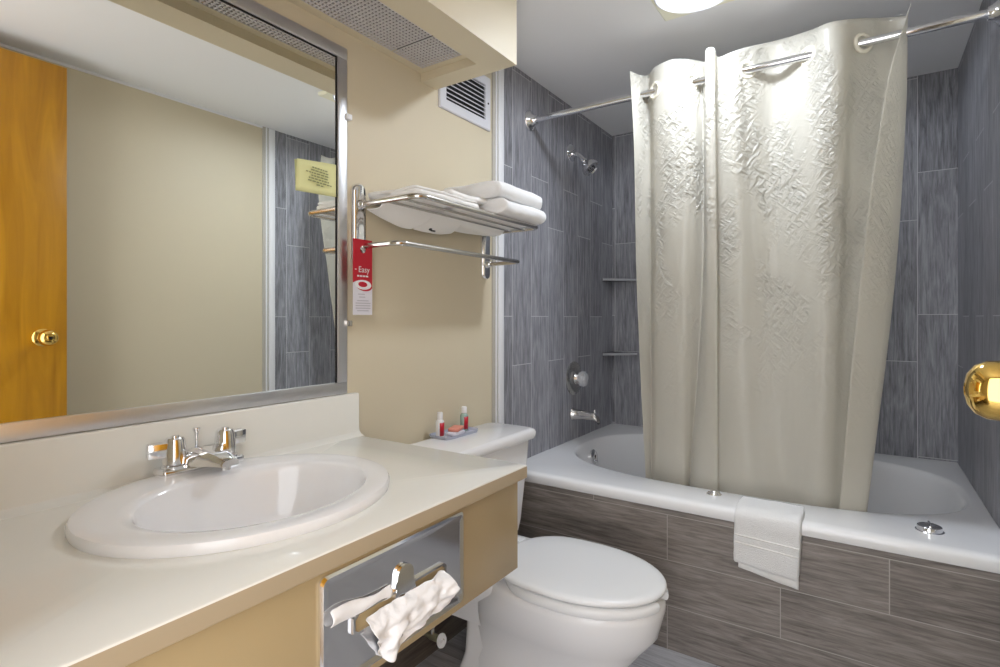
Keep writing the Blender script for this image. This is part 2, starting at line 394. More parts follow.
part('egg_crate_panel', crate(GY1-.127-.012-.6, GY1-.139), M['crate'], t, smooth=False)
part('egg_crate_panel', crate(YN+.012, GY1-.127-.024-.6), M['crate'], t, smooth=False)

# ================================================================ WALL VENT
t = thing('wall_vent', 'white louvered air vent high on the cream wall beside the soffit', 'vent', (0, -.27, 1.93))
y0, y1, z0, z1 = -.421, -.119, 1.833, 2.035
bm = bmesh.new(); fw = .036
ring = lambda d, x: [(x, y0+d, z0+d), (x, y1-d, z0+d), (x, y1-d, z1-d), (x, y0+d, z1-d)]
loft(bm, [ring(0, 0), ring(0, .006), ring(.004, .009), ring(fw-.002, .009), ring(fw, .006), ring(fw, 0)])
part('vent_frame', bm, M['vent'], t, smooth=False)
part('duct_opening', bx((-.001, y0+fw, z0+fw), (.0015, y1-fw, z1-fw)), M['duct'], t, smooth=False)
nb = 8
for i in range(nb):
    zc = z0+fw+(z1-z0-2*fw)*(i+.5)/nb; bm = bmesh.new(); h = .0042
    quad(bm, (.002, y0+fw, zc+h+.001), (.002, y1-fw, zc+h+.001), (.010, y1-fw, zc-h+.001), (.010, y0+fw, zc-h+.001))
    part('louver_blade', bm, M['vent'], t, smooth=False, mods=(solid(.0012),))
for y in (y0+.018, y1-.018):
    bm = bmesh.new(); lathe(bm, (.0085, y, (z0+z1)/2), (1, 0, 0), [(0, .004), (.0015, .004), (.0025, .002)], 12); part('screw', bm, M['black'], t)

# ================================================================ MIRROR
t = thing('wall_mirror', 'wide wall mirror in a brushed aluminium frame above the backsplash', 'mirror', (0, -1.27, .906))
MY0, MY1, MZ0, MZ1 = -1.72, -.818, .9055, 1.864; FW = .032
part('mirror_glass', bx((.0005, MY0+.02, MZ0+.02), (.002, MY1-.02, MZ1-.02)), M['mirror'], t, smooth=False)
bm = bmesh.new()
box(bm, (.001, MY0, MZ0), (.009, MY1, MZ0+FW), .0015); box(bm, (.001, MY0, MZ1-FW), (.009, MY1, MZ1), .0015)
box(bm, (.001, MY1-FW, MZ0+FW), (.009, MY1, MZ1-FW), .0015); box(bm, (.001, MY0, MZ0+FW), (.009, MY0+FW, MZ1-FW), .0015)
part('mirror_frame', bm, M['frame'], t)
bm = bmesh.new(); g = .003                         # dark line round the glass
box(bm, (.0022, MY1-FW-g, MZ0+FW), (.0042, MY1-FW, MZ1-FW)); box(bm, (.0022, MY0+FW, MZ1-FW-g), (.0042, MY1-FW, MZ1-FW))
part('glass_edge_gap', bm, M['black'], t, smooth=False)
for z in (1.675, 1.10):
    part('mirror_clip', bx((0, MY1-.006, z-.008), (.016, MY1+.012, z+.008), .002), M['white_plastic' if z > 1.5 else 'chrome_soft'], t)
# paper note stuck on the glass
bm = bmesh.new(); n = 12; vs = []
for j in range(7):
    for i in range(n+1):
        s, q = i/n, j/6
        y = -.979+.134*s; z = 1.452-.004*s+.078*q+.006*q*s*0; z = (1.4405+.006*s)+q*(.0805+.008*s)
        x = .0030+.004*(1-s)*(q**2)+.0015*math.sin(3*s)
        vs.append(bm.verts.new((x, y, z)))
for j in range(6):
    for i in range(n):
        a = j*(n+1)+i; bm.faces.new((vs[a], vs[a+1], vs[a+n+2], vs[a+n+1]))
note = tag(obj('paper_note', bm, M['note'], mods=(solid(.0004),)), 'pale yellow paper notice stuck to the right side of the mirror', 'note')
bm = bmesh.new(); rnd = random.Random(4)
for k, (a, b) in enumerate(((.34, .70), (.31, .72), (.20, .74), (.32, .72), (.26, .74), (.24, .80), (.44, .62))):
    z = 1.5075-.0072*k; s = a
    while s < b:
        e = min(b, s+rnd.uniform(.035, .09)); yy0, yy1 = -.979+.134*s, -.979+.134*e
        sag = -.012*(s-.3); x = .0082
        quad(bm, (x, yy0, z+sag*.5), (x, yy1, z+sag*.5), (x, yy1, z+.0034+sag*.5), (x, yy0, z+.0034+sag*.5)); s = e+.015
obj('printed_lines', bm, M['ink'], note, smooth=False, mods=(solid(.0002),))

# ================================================================ VANITY
CT, CX, CY = .787, .577, -.793
SKX, SKY, SKA, SKB = .275, -1.275, .245, .212       # sink cut-out (y radius, x radius)
t = thing('vanity_countertop', 'long cream countertop with backsplash and tan front edge', 'countertop', (0, -1.29, .75))
bm = bmesh.new(); ang = angles(72, SKX, SKY, .0, YN+.002, CX, CY)
rc = lambda d, z: [(*rectpt(a, SKX, SKY, .001, YN+.002, CX-d, CY-d), z) for a in ang]
hl = lambda z: [(*sup(a, SKX, SKY, SKB, SKA, 2), z) for a in ang]
R = loft(bm, [hl(CT-.03), hl(CT), rc(.004, CT), rc(.001, CT-.0015), rc(0, CT-.004)])
R2 = loft(bm, [rc(0, CT-.004), rc(0, CT-.029), rc(.003, CT-.031), hl(CT-.03)])
for r in (R2,):
    for v in r[0]+r[1]:
        for f in v.link_faces:
            if all(abs(q.co.z-CT) > .003 for q in f.verts): f.material_index = 1
bmesh.ops.remove_doubles(bm, verts=bm.verts[:], dist=1e-5)
part('counter_slab', bm, [M['counter'], M['counter_edge']], t, angle=30)
bm = bmesh.new(); prof = [(0, CT), (0, .904), (.016, .904), (.0195, .9025), (.021, .899), (.021, CT+.022), (.024, CT+.010), (.032, CT+.003), (.044, CT)]
loft(bm, [[(x, y, z) for x, z in prof] for y in (YN+.002, CY+.006)], True, True, True)
part('backsplash', bm, M['counter'], t, angle=30)
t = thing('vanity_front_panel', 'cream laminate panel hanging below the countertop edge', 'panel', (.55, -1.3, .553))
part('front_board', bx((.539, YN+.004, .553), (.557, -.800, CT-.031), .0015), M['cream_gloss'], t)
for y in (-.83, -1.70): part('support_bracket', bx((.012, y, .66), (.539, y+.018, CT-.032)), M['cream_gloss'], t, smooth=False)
# sink
t = thing('sink', 'oval white drop-in washbasin set in the cream countertop', 'sink', (SKX, SKY, CT))
S = [(.270, -1.268, .266, .235, .7872), (.270, -1.268, .2670, .236, .790), (.270, -1.268, .2670, .236, .799), (.2705, -1.268, .2640, .233, .8035), (.272, -1.268, .257, .226, .8050), (.281, -1.268, .237, .203, .8052),
     (.292, -1.267, .214, .177, .8045), (.2965, -1.263, .2030, .1665, .8030), (.298, -1.262, .1985, .162, .799), (.298, -1.262, .194, .158, .786), (.298, -1.262, .184, .149, .748),
     (.296, -1.262, .163, .130, .708), (.292, -1.262, .130, .104, .680), (.288, -1.262, .085, .068, .663), (.285, -1.262, .045, .038, .657), (.285, -1.262, .022, .022, .655)]
rg = lambda cx, cy, a, b, z, n=64: [(cx+b*math.cos(2*PI*k/n), cy+a*math.sin(2*PI*k/n), z) for k in range(n)]
bm = bmesh.new(); loft(bm, [rg(*s) for s in S], True, False, True); part('basin', bm, M['porcelain'], t, angle=38)
bm = bmesh.new(); lathe(bm, (.285, -1.262, .6575), (0, 0, 1), [(0, .021), (.002, .021), (.003, .017), (.0015, .014), (.003, .010), (.004, 0)], 24); part('drain', bm, M['chrome'], t)
# faucet
FX, FY, FZ = .060, -1.247, .8045
t = thing('faucet', 'chrome two-handle faucet on the back rim of the oval sink', 'faucet', (FX, FY, FZ))
bm = bmesh.new(); box(bm, (FX-.026, FY-.083, FZ-.004), (FX+.024, FY+.083, FZ+.014), .006, 3); part('base_plate', bm, M['chrome'], t)
bm = bmesh.new()
def srect(x, hy, z0, z1): return [(x, FY-hy, z0), (x, FY-hy*.9, z0-.001), (x, FY+hy*.9, z0-.001), (x, FY+hy, z0), (x, FY+hy*.96, (z0+z1)/2), (x, FY+hy*.62, z1), (x, FY-hy*.62, z1), (x, FY-hy*.96, (z0+z1)/2)]
loft(bm, [srect(FX-.024, .044, FZ+.010, FZ+.028), srect(FX-.006, .050, FZ+.010, FZ+.043), srect(FX+.03, .042, FZ+.012, FZ+.046), srect(FX+.07, .026, FZ+.018, FZ+.041),
          srect(FX+.105, .020, FZ+.020, FZ+.036), srect(FX+.112, .017, FZ+.021, FZ+.032)], True, True, True)
part('spout', bm, M['chrome'], t, angle=50)
bm = bmesh.new(); lathe(bm, (FX+.098, FY, FZ+.022), (0, 0, -1), [(0, .010), (.010, .010), (.010, .007)], 18); part('aerator', bm, M['chrome'], t)
for sg, zz in ((-1, 0), (1, .004)):
    hy = FY+sg*.0515
    bm = bmesh.new(); lathe(bm, (FX, hy, FZ+.012), (0, 0, 1), [(0, .025), (.006, .025), (.009, .021), (.0095, .0225), (.030, .0215), (.046, .0195), (.055, .0185), (.060, .015), (.061, 0)], 30)
    h = part('handle', bm, M['chrome'], t)
    bm = bmesh.new(); y0, y1 = sorted((hy+sg*.008, hy+sg*.048))
    box(bm, (FX-.009, y0, FZ+.035), (FX+.013, y1, FZ+.064), .003, 2)
    bmesh.ops.rotate(bm, verts=bm.verts[:], cent=(FX, hy, FZ), matrix=Matrix.Rotation(sg*math.radians(16), 3, 'Z')); part('lever', bm, M['chrome'], t, parent=h)
    bm = bmesh.new(); lathe(bm, (FX, hy, FZ+.072), (0, 0, 1), [(0, .008), (.0035, .0075), (.0045, .003)], 16); part('index_button', bm, M['chrome'], t, parent=h)
bm = bmesh.new(); lathe(bm, (FX-.018, FY, FZ+.01), (0, 0, 1), [(0, .0028), (.052, .0028), (.060, .0045), (.068, .0075), (.071, .007), (.072, 0)], 16); part('lift_rod', bm, M['chrome'], t)

# ================================================================ TISSUE DISPENSER in the front panel
PX = .557
t = thing('tissue_dispenser', 'chrome tissue dispenser plate set in the cream vanity panel', 'tissue dispenser', (PX, -1.17, .56))
ya, yb, za, zb = -1.338, -1.004, .568, .742
bm = bmesh.new()
def rr(d, x):
    out = []; rad = .010
    for cy_, cz_, a0 in ((yb-d-rad, zb-d-rad, 0), (ya+d+rad, zb-d-rad, 90), (ya+d+rad, za+d+rad, 180), (yb-d-rad, za+d+rad, 270)):
        for k in range(5):
            a = math.radians(a0+90*k/4); out.append((x, cy_+rad*math.cos(a), cz_+rad*math.sin(a)))
    return out
loft(bm, [rr(0, PX), rr(0, PX+.004), rr(.004, PX+.007), rr(.012, PX+.0055)], True, False, True)
part('chrome_plate', bm, M['chrome'], t, angle=25)
# slot frame: slanted bar with a thumb tab
sy0, sy1, sz0, sz1 = -1.283, -1.064, .634, .668
bm = bmesh.new()
def slot(d, x): return [(x, sy0+d, sz0+d+.004), (x, sy0+d+.006, sz0+d), (x, sy1-d-.006, sz0+d), (x, sy1-d, sz0+d+.004), (x, sy1-d, sz1-d-.006), (x, sy1-d-.008, sz1-d), (x, sy0+d+.008, sz1-d), (x, sy0+d, sz1-d-.006)]
loft(bm, [slot(0, PX+.005), slot(0, PX+.011), slot(.004, PX+.011), slot(.005, PX+.006)])
part('slot_frame', bm, M['chrome'], t, angle=30)
part('slot_opening', bx((PX+.0052, sy0+.005, sz0+.005), (PX+.0062, sy1-.005, sz1-.005)), M['cream_gloss'], t, smooth=False)
bm = bmesh.new(); prof = []
for k in range(13):
    a = PI*k/12; prof.append((-1.171-.019*math.cos(a), .686+.017*math.sin(a)))
prof = [(-1.196, .655), (-1.192, .668)]+prof+[(-1.150, .668), (-1.146, .655)]
loft(bm, [[(x, y, z) for y, z in prof] for x in (PX+.006, PX+.0115)], True, True, True)
part('thumb_tab', bm, M['chrome'], t, angle=30)
# tissue pulled out of the slot
def sheet(name, grid, m, th, parent=None, sub=1):
    bm = bmesh.new(); R = [[bm.verts.new(p) for p in r] for r in grid]
    for i in range(len(R)-1):
        for j in range(len(R[0])-1): bm.faces.new((R[i][j], R[i][j+1], R[i+1][j+1], R[i+1][j]))
    return obj(name, bm, m, parent, mods=(subsurf(sub), solid(th)), angle=180)
rnd = random.Random(11); grid = []
top = [(-1.262, .652), (-1.235, .654), (-1.205, .655), (-1.17, .655), (-1.13, .656), (-1.10, .657), (-1.074, .656)]
bot = [(-1.228, .578), (-1.210, .562), (-1.184, .572), (-1.150, .582), (-1.115, .586), (-1.080, .590), (-1.044, .597)]
NV = 26
tp, bt = catmull([(a, b, 0) for a, b in top], 9), catmull([(a, b, 0) for a, b in bot], 9)
for v in range(NV+1):
    q = v/NV; row = []
    for u in range(len(tp)):
        s = u/(len(tp)-1); p = tp[u].lerp(bt[u], q)
        bulge = .006+.020*math.sin(PI*min(1, q*1.1))*(.4+.6*s)
        fold = .0035*math.sin(s*19+q*4)*(.3+q)+.007*noise.noise(Vector((s*7, q*6, 1)))-.006*abs(noise.noise(Vector((s*6+q*4, q*3-s*3, 5))))-.003*abs(noise.noise(Vector((s*13-q*5, q*9+s*5, 8))))+.003
        row.append((PX+.006+bulge+fold, p.x+.004*noise.noise(Vector((s*7, q*5, 4))), p.y))
    grid.append(row)
tis = sheet('tissue', grid, M['tissue'], .0008)
tag(tis, 'crumpled white tissue hanging out of the chrome dispenser slot', 'tissue')
grid = []
for v in range(9):
    q = v/8; row = []
    for u in range(16):
        s = u/15; y = -1.325+.122*s
        zt = .692-.012*s+.003*math.sin(s*7); zb_ = .667-.006*s
        row.append((PX+.0085+.007*math.sin(PI*q)*(1-.4*s)+.0015*math.sin(s*11+q*3), y, zt*(1-q)+zb_*q))
    grid.append(row)
sheet('tissue_tail', grid, M['tissue'], .0008, tis)

# ================================================================ TOILET
TY = -.385
t = thing('toilet', 'white toilet with closed lid between the vanity and the bathtub', 'toilet', (.4, TY, 0))
def egg(x0, x1, hw, xm, z, n=48, back=.7, pw=2.2):
    """outline from back x0 to tip x1, widest hw at xm; back half squarish"""
    out = []
    for k in range(n):
        a = 2*PI*k/n; c, s = math.cos(a), math.sin(a)
        if c >= 0: x = xm+(x1-xm)*abs(c)**(2/2.0); y = hw*(1 if s >= 0 else -1)*abs(s)**(2/2.05)
        else: x = xm-(xm-x0)*abs(c)**(2/3.6); y = hw*(1 if s >= 0 else -1)*(abs(s)**(2/2.6))*(1-(1-back)*abs(c)**2)
        out.append((x, TY+y, z))
    return out
bm = bmesh.new()
B = [(.12, .700, .125, .44, 0, .9), (.12, .690, .122, .43, .015, .9), (.125, .655, .110, .42, .05, .9), (.13, .640, .103, .42, .10, .9), (.14, .665, .112, .44, .155, .9), (.15, .705, .138, .47, .205, .85),
     (.16, .740, .163, .49, .25, .75), (.19, .750, .174, .50, .29, .75), (.21, .757, .180, .51, .318, .75), (.22, .757, .181, .51, .334, .75), (.225, .752, .176, .51, .342, .75)]
loft(bm, [egg(x0, x1, hw, xm, z, back=bk) for x0, x1, hw, xm, z, bk in B], True, True, True)
part('bowl', bm, M['porcelain'], t, angle=180)
bm = bmesh.new()                                   # trapway and the shelf that carries the tank
def trect(x0, x1, hy, z, n=6): 
    out = []; r = .03
    for cx_, cy_, a0 in ((x1-r, TY+hy-r, 0), (x0+r, TY+hy-r, 90), (x0+r, TY-hy+r, 180), (x1-r, TY-hy+r, 270)):
        for k in range(n): a = math.radians(a0+90*k/(n-1)); out.append((cx_+r*math.cos(a), cy_+r*math.sin(a), z))
    return out
loft(bm, [trect(.07, .30, .10, .17), trect(.05, .31, .115, .25), trect(.03, .315, .15, .31), trect(.025, .315, .155, .355), trect(.03, .31, .15, .362)], True, True, True)
part('tank_shelf', bm, M['porcelain'], t, angle=60)
bm = bmesh.new()
loft(bm, [trect(.13, .50, .108, 0), trect(.135, .49, .104, .02), trect(.145, .46, .092, .06), trect(.15, .44, .090, .16), trect(.14, .42, .098, .25), trect(.12, .40, .12, .32)], True, True, True)
part('pedestal', bm, M['porcelain'], t, angle=60)
# open-front seat
bm = bmesh.new(); n = 56; gap = .20; inner, outer = [], []
def seat_pt(a, sc_, z):
    c, s = math.cos(a), math.sin(a)
    if c >= 0: return (.51+.254*sc_*c, TY+.1885*sc_*s, z)
    return (.51-.225*sc_*abs(c)**.6, TY+.1885*sc_*s*(1-.2*c*c), z)
secs = []
for k in range(n+1):
    a = gap+(2*PI-2*gap)*k/n
    e = [(.985, .343), (1.0, .350), (1.003, .358), (.99, .3655), (.95, .369), (.80, .369), (.72, .365), (.70, .352), (.72, .343)]
    secs.append([seat_pt(a, s_, z) for s_, z in e])
loft(bm, secs, True, True, True); part('seat', bm, M['seat'], t, angle=50)
bm = bmesh.new()
def lid(s_, z): return [(.50+(x-.50)*s_, TY+(y-TY)*s_, z) for x, y, z in egg(.262, .760, .1865, .50, z, 56, .80)]
loft(bm, [lid(.955, .372), lid(.99, .374), lid(1.0, .379), lid(.992, .3845), lid(.97, .388), lid(.90, .3905), lid(.6, .3935), lid(.2, .395)], True, True, True)
part('lid', bm, M['seat'], t, angle=60)
for dy in (-.075, .075):
    bm = bmesh.new(); box(bm, (.232, TY+dy-.02, .356), (.272, TY+dy+.02, .386), .006, 3); part('hinge_cap', bm, M['seat'], t)
bm = bmesh.new()
loft(bm, [trect(.035, .185, .205, .364), trect(.03, .19, .213, .40), trect(.018, .20, .238, .60), trect(.016, .205, .243, .686)], True, True, True)
part('tank', bm, M['porcelain'], t, angle=60)
bm = bmesh.new()
loft(bm, [trect(.012, .222, .253, .686), trect(.010, .226, .256, .694), trect(.010, .227, .257, .708), trect(.014, .222, .252, .717), trect(.024, .212, .242, .7205)], True, True, True)
part('tank_lid', bm, M['porcelain'], t, angle=60)
bm = bmesh.new(); tube(bm, [(.203, TY-.19, .64), (.222, TY-.19, .64), (.226, TY-.17, .636), (.226, TY-.11, .628)], .006, 10); part('flush_lever', bm, M['chrome'], t)

# supply valve under the vanity
t = thing('supply_valve', 'small water shutoff valve with white oval handle low on the wall beneath the vanity', 'valve', (.012, -.56, .13))
vy, vz = -.560, .132
bm = bmesh.new(); lathe(bm, (.011, vy, vz), (1, 0, 0), [(0, .024), (.003, .022), (.006, .008), (.075, .008), (.076, .011), (.105, .011), (.106, .006), (.128, .006)], 20); part('valve_body', bm, M['valve'], t)
bm = bmesh.new(); lathe(bm, (.095, vy, vz+.008), (0, 0, 1), [(0, .007), (.022, .007), (.022, .0095), (.034, .0095), (.035, .005)], 14); part('compression_nut', bm, M['chrome_soft'], t)
bm = bmesh.new(); lathe(bm, (.128, vy, vz), (1, -.25, 0), [(0, .012), (.002, .021), (.006, .023), (.010, .021), (.008, .016), (.008, .007), (.013, .006), (.014, 0)], 28, .75, a_dir=(0, 0, 1)); part('oval_handle', bm, M['white_plastic'], t)

# ================================================================ TRAY OF TOILETRIES on the tank
t = thing('toiletry_tray', 'small clear tray on the toilet tank lid', 'tray', (.05, -.375, .7207))
bm = bmesh.new()
def tr(d, z): return [(.05+(x-.05)*(1-d), -.393+(y+.393)*(1-d), z) for x, y in ((.095, -.320), (.085, -.303), (.015, -.303), (.005, -.320), (.005, -.468), (.015, -.483), (.085, -.483), (.095, -.468))]
loft(bm, [tr(.06, .7207), tr(0, .731), tr(.02, .731), tr(.08, .7225)], True, True, True); part('tray_dish', bm, M['tray'], t, angle=50)
def bottle(x, y, glass, label):
    r = thing('toiletry_bottle', label, 'bottle', (x, y, .7228), 'small toiletry bottles on the tank')
    z = .7228
    bm = bmesh.new(); lathe(bm, (x, y, z), (0, 0, 1), [(0, .0125), (.002, .0137), (.052, .0137), (.057, .0105), (.059, .008), (.062, .008)], 22); part('bottle_body', bm, glass, r)
    bm = bmesh.new(); lathe(bm, (x, y, z+.061), (0, 0, 1), [(0, .0095), (.020, .0092), (.0215, .008), (.022, 0)], 20); part('cap', bm, M['white_plastic'], r)
    bm = bmesh.new(); rows = []
    for z_ in (z+.006, z+.049): rows.append([(x+.0141*math.cos(a), y+.0141*math.sin(a), z_) for a in [-.9+1.9*k/12 for k in range(13)]])
    loft(bm, rows, False); part('red_label', bm, M['red'], r, mods=(solid(.0004),))
bottle(.043, -.462, M['white_plastic'], 'white toiletry bottle with red label at the near end of the tray')
bottle(.040, -.328, M['aqua'], 'pale aqua toiletry bottle with red label at the far end of the tray')
for i, (x, y, z, rz, m, nm, lb) in enumerate(((.060, -.400, .7230, .2, 'cardwhite', 'soap_packet', 'white wrapped soap packet lying flat in the tank tray'), (.052, -.388, .7345, .35, 'soapbox', 'soap_bar', 'pink wrapped soap bar lying on top of the white packet'))):
    bm = bmesh.new(); box(bm, (-.019, -.033, 0), (.019, .033, .0112), .004, 3)
    bmesh.ops.rotate(bm, verts=bm.verts[:], cent=(0, 0, 0), matrix=Matrix.Rotation(rz, 3, 'Z'))
    o = obj(nm, bm, M[m]); o.location = (x, y, z); tag(o, lb, 'soap')

# ================================================================ TOWEL RACK
t = thing('towel_rack', 'chrome wall-mounted towel shelf with a towel bar below', 'towel rack', (0, -.46, 1.26))
RZ, RZ2 = 1.437, 1.318; RYA, RYB = -.776, -.140
for y in (RYA, -.153):
    bm = bmesh.new(); pr = []
    for k in range(9): a = PI*k/8; pr.append((y+.024*math.cos(a), 1.476+.022*math.sin(a)))
    for k in range(9): a = PI+PI*k/8; pr.append((y+.024*math.cos(a), 1.282+.022*math.sin(a)))
    cy_ = y
    loft(bm, [[(0, yy, zz) for yy, zz in pr], [(.009, yy, zz) for yy, zz in pr], [(.016, cy_+(yy-cy_)*.75, 1.378+(zz-1.378)*.97) for yy, zz in pr]], True, True, True)
    b = part('bracket', bm, M['chrome'], t, angle=50)
    for z_ in (RZ, RZ2):
        bm = bmesh.new(); lathe(bm, (.012, y, z_), (1, 0, 0), [(0, .015), (.012, .013), (.02, .010), (.022, .007)], 18); part('socket', bm, M['chrome'], t, parent=b)
def uring(ya_, yb_, xf, z, rc, r, bm):
    pts = [(.012, ya_, z)]+[(xf-rc+rc*math.sin(PI/2*k/8), ya_+rc-rc*math.cos(PI/2*k/8), z) for k in range(9)]+[(xf-rc+rc*math.cos(PI/2*k/8), yb_-rc+rc*math.sin(PI/2*k/8), z) for k in range(9)]+[(.012, yb_, z)]
    tube(bm, pts, r, 12); return bm
part('shelf_rail', uring(RYA, RYB, .236, RZ, .035, .0075, bmesh.new()), M['chrome_soft'], t)
for x in (.062, .118, .174):
    bm = bmesh.new(); tube(bm, [(x, RYA, RZ-.002), (x, RYB, RZ-.002)], .0036, 10); part('shelf_bar', bm, M['chrome_soft'], t)
part('towel_bar', uring(RYA, -.153, .165, RZ2, .03, .0075, bmesh.new()), M['chrome_soft'], t)

# folded towels on the rack
def serp(x0, x1, z0, layers, t_):
    pts = []; r = t_*.52
    for k in range(layers):
        z = z0+t_*.5+k*t_*1.04; a, b = (x0+r, x1-r) if k % 2 == 0 else (x1-r, x0+r)
        for s in range(9): pts.append((a+(b-a)*s/8, z))
        if k < layers-1:
            sg = 1 if k % 2 == 0 else -1
            for s in range(1, 5): an = -PI/2+PI*s/5; pts.append((b+sg*r*math.cos(an), z+t_*.52+t_*.52*math.sin(an)))
    return pts
def folded(name, x0, x1, ya_, yb_, z0, layers, t_, m, label, grp, seed, sag=0, zrise=0, group_cat='towel'):
    bm = bmesh.new()
    place = lambda p, s: (p.x, ya_+(yb_-ya_)*s+.006*math.sin(p.x*40+seed+p.y*90), p.y-sag*(2*s-1)**2+zrise*s)
    ribbon(bm, serp(x0, x1, z0, layers, t_), t_, 26, place, .0028, seed)
    o = obj(name, bm, m, mods=(subsurf(1),), angle=180); return tag(o, label, group_cat, grp)
folded('folded_bath_towel', .012, .262, -.425, -.150, RZ+.009, 2, .0245, M['terry'], 'white folded bath towel, lower of the stacked pair on the rack', 'folded towels on the rack', 3)
folded('folded_bath_towel', .012, .252, -.435, -.155, RZ+.0605, 2, .0265, M['terry'], 'white folded bath towel, upper of the stacked pair on the rack', 'folded towels on the rack', 8, sag=.003)
folded('folded_hand_towel', .020, .215, -.755, -.470, RZ+.009, 3, .0095, M['linen'], 'white folded hand towel lying flat on the left half of the chrome rack', 'folded towels on the rack', 21)
folded('folded_hand_towel', .030, .200, -.600, -.400, RZ+.0395, 2, .0085, M['linen'], 'thin white folded hand towel lying on another towel in the middle of the chrome rack', 'folded towels on the rack', 31)
# washcloths with corners drooping between the bars
def cloth_flap(label, pts_top, pts_bot, logo=None):
    """sheet from the bar level (pts_top) drooping to pts_bot"""
    A, B_ = catmull(pts_top, 5), catmull(pts_bot, 5); g = []
    for x_, dz in ((.222, .0045), (.20, .0052), (.174, .0048), (.145, .0030), (.118, .0046), (.108, .0030), (.100, -.006)):
        g.append([Vector((x_, a.y, RZ+dz)) for a in A])
    mid = [Vector((.096, a.y, RZ-.014)) for a in A]
    for v in range(1, 9): g.append([a.lerp(b, v/8)+Vector((0, 0, -.003*math.sin(PI*v/8))) for a, b in zip(mid, B_)])
    o = sheet('washcloth', g, M['linen'], .003); return tag(o, label, 'washcloth', 'washcloths drooping below the rack')
cloth_flap('white washcloth with a pointed corner drooping below the left end of the rack', [(.115, -.772, RZ-.012), (.12, -.70, RZ-.012), (.12, -.62, RZ-.012), (.115, -.56, RZ-.012)],
           [(.030, -.768, RZ-.012), (.035, -.715, RZ-.030), (.045, -.650, RZ-.048), (.052, -.612, RZ-.050)])
o = cloth_flap('white washcloth with a dark woven mark drooping below the middle of the rack', [(.125, -.60, RZ-.012), (.125, -.54, RZ-.012), (.125, -.48, RZ-.012), (.125, -.42, RZ-.012)],
           [(.042, -.590, RZ-.046), (.042, -.535, RZ-.048), (.042, -.465, RZ-.046), (.042, -.405, RZ-.036)])
bm = bmesh.new()
nm = Vector((.53, 0, -.85)); pm = Vector((.0590, -.530, RZ-.0372))+nm*.0052
lathe(bm, pm, nm, [(-.003, .0062), (.0004, .0062)], 16, .8)
for k in range(5): lathe(bm, pm+Vector((-.004, .009+.004*k, -.0025)), nm, [(-.003, .0028), (.0004, .0028)], 8)
obj('woven_mark', bm, M['duct'], o, smooth=False)
cloth_flap('white washcloth drooping slightly below the right half of the rack', [(.225, -.43, RZ-.011), (.225, -.36, RZ-.011), (.225, -.27, RZ-.011), (.225, -.17, RZ-.011)],
           [(.03, -.425, RZ-.016), (.03, -.36, RZ-.022), (.03, -.27, RZ-.020), (.03, -.17, RZ-.014)])

# door hanger tag on the towel bar
t = thing('door_hanger', 'red and white card tag hanging from the left end of the towel bar', 'card tag', (.05, -.80, 1.33))
hx, hy0, hy1, hz0, hz1 = .036, -.822, -.752, 1.124, 1.335
zmid = 1.207
bm = bmesh.new()
A = [(hx, hy0, zmid+.006)]; n = 10
swo = [(hx, hy0+(hy1-hy0)*k/n, zmid+.006+.012*math.sin(PI*k/n*.9)-.018*(k/n)**2) for k in range(n+1)]
hole = (hy1-.034, hz1-.028)
hr = .0105; ang = angles(40, hole[0], hole[1], hy0, hz1-.055, hy1, hz1)
loft(bm, [[(hx, hole[0]+hr*math.cos(a), hole[1]+hr*math.sin(a)) for a in ang], [(hx, *rectpt(a, hole[0], hole[1], hy0, hz1-.055, hy1, hz1)) for a in ang]])
vt = [bm.verts.new((hx, p[1], hz1-.055)) for p in swo]; vb = [bm.verts.new(p) for p in swo]
for k in range(n): bm.faces.new((vt[k], vt[k+1], vb[k+1], vb[k]))
part('red_upper_card', bm, M['red'], t, smooth=False, mods=(solid(.0008),))
bm = bmesh.new(); vt = [bm.verts.new(p) for p in swo]; vb = [bm.verts.new((hx, p[1], hz0)) for p in swo]
for k in range(n): bm.faces.new((vt[k], vt[k+1], vb[k+1], vb[k]))
part('white_lower_card', bm, M['cardwhite'], t, smooth=False, mods=(solid(.0008),))
def disc(bm, c, ry, rz, n=32, rot=0):
    bm.faces.new([bm.verts.new((c[0], c[1]+ry*math.cos(2*PI*k/n)*math.cos(rot)-rz*math.sin(2*PI*k/n)*math.sin(rot), c[2]+ry*math.cos(2*PI*k/n)*math.sin(rot)+rz*math.sin(2*PI*k/n)*math.cos(rot))) for k in range(n)])
cyc = (hy0+hy1)/2
bm = bmesh.new(); disc(bm, (hx+.0010, cyc+.004, zmid-.002), .030, .0145, rot=-.12); part('logo_oval', bm, M['red'], t, smooth=False)
bm = bmesh.new(); disc(bm, (hx+.0014, cyc+.001, zmid+.001), .030, .0135, rot=-.05); part('logo_oval', bm, M['whiteink'], t, smooth=False)
bm = bmesh.new(); disc(bm, (hx+.0018, cyc-.001, zmid+.002), .0165, .0075, rot=-.05); part('logo_oval', bm, M['red'], t, smooth=False)
fc = bpy.data.curves.new('lettering', 'FONT'); fc.body = 'Easy'; fc.size = .0235; fc.align_x = 'CENTER'; fc.extrude = .0001
fo = bpy.data.objects.new('lettering_source', fc); C.objects.link(fo); bpy.context.view_layer.update()
me = bpy.data.meshes.new_from_object(fo.evaluated_get(bpy.context.evaluated_depsgraph_get())); bpy.data.objects.remove(fo)
me.materials.clear(); me.materials.append(M['whiteink'])
lo_ = bpy.data.objects.new('lettering', me); C.objects.link(lo_); lo_.parent = t
lo_.location = Vector((hx+.0012, cyc+.004, 1.243))-Vector(t.location); lo_.rotation_euler = (PI/2, 0, PI/2)
bm = bmesh.new(); x = hx+.001; rnd = random.Random(3)
box(bm, (x, hy0+.006, 1.249), (x+.0002, hy0+.012, 1.2515))
y = hy0+.014
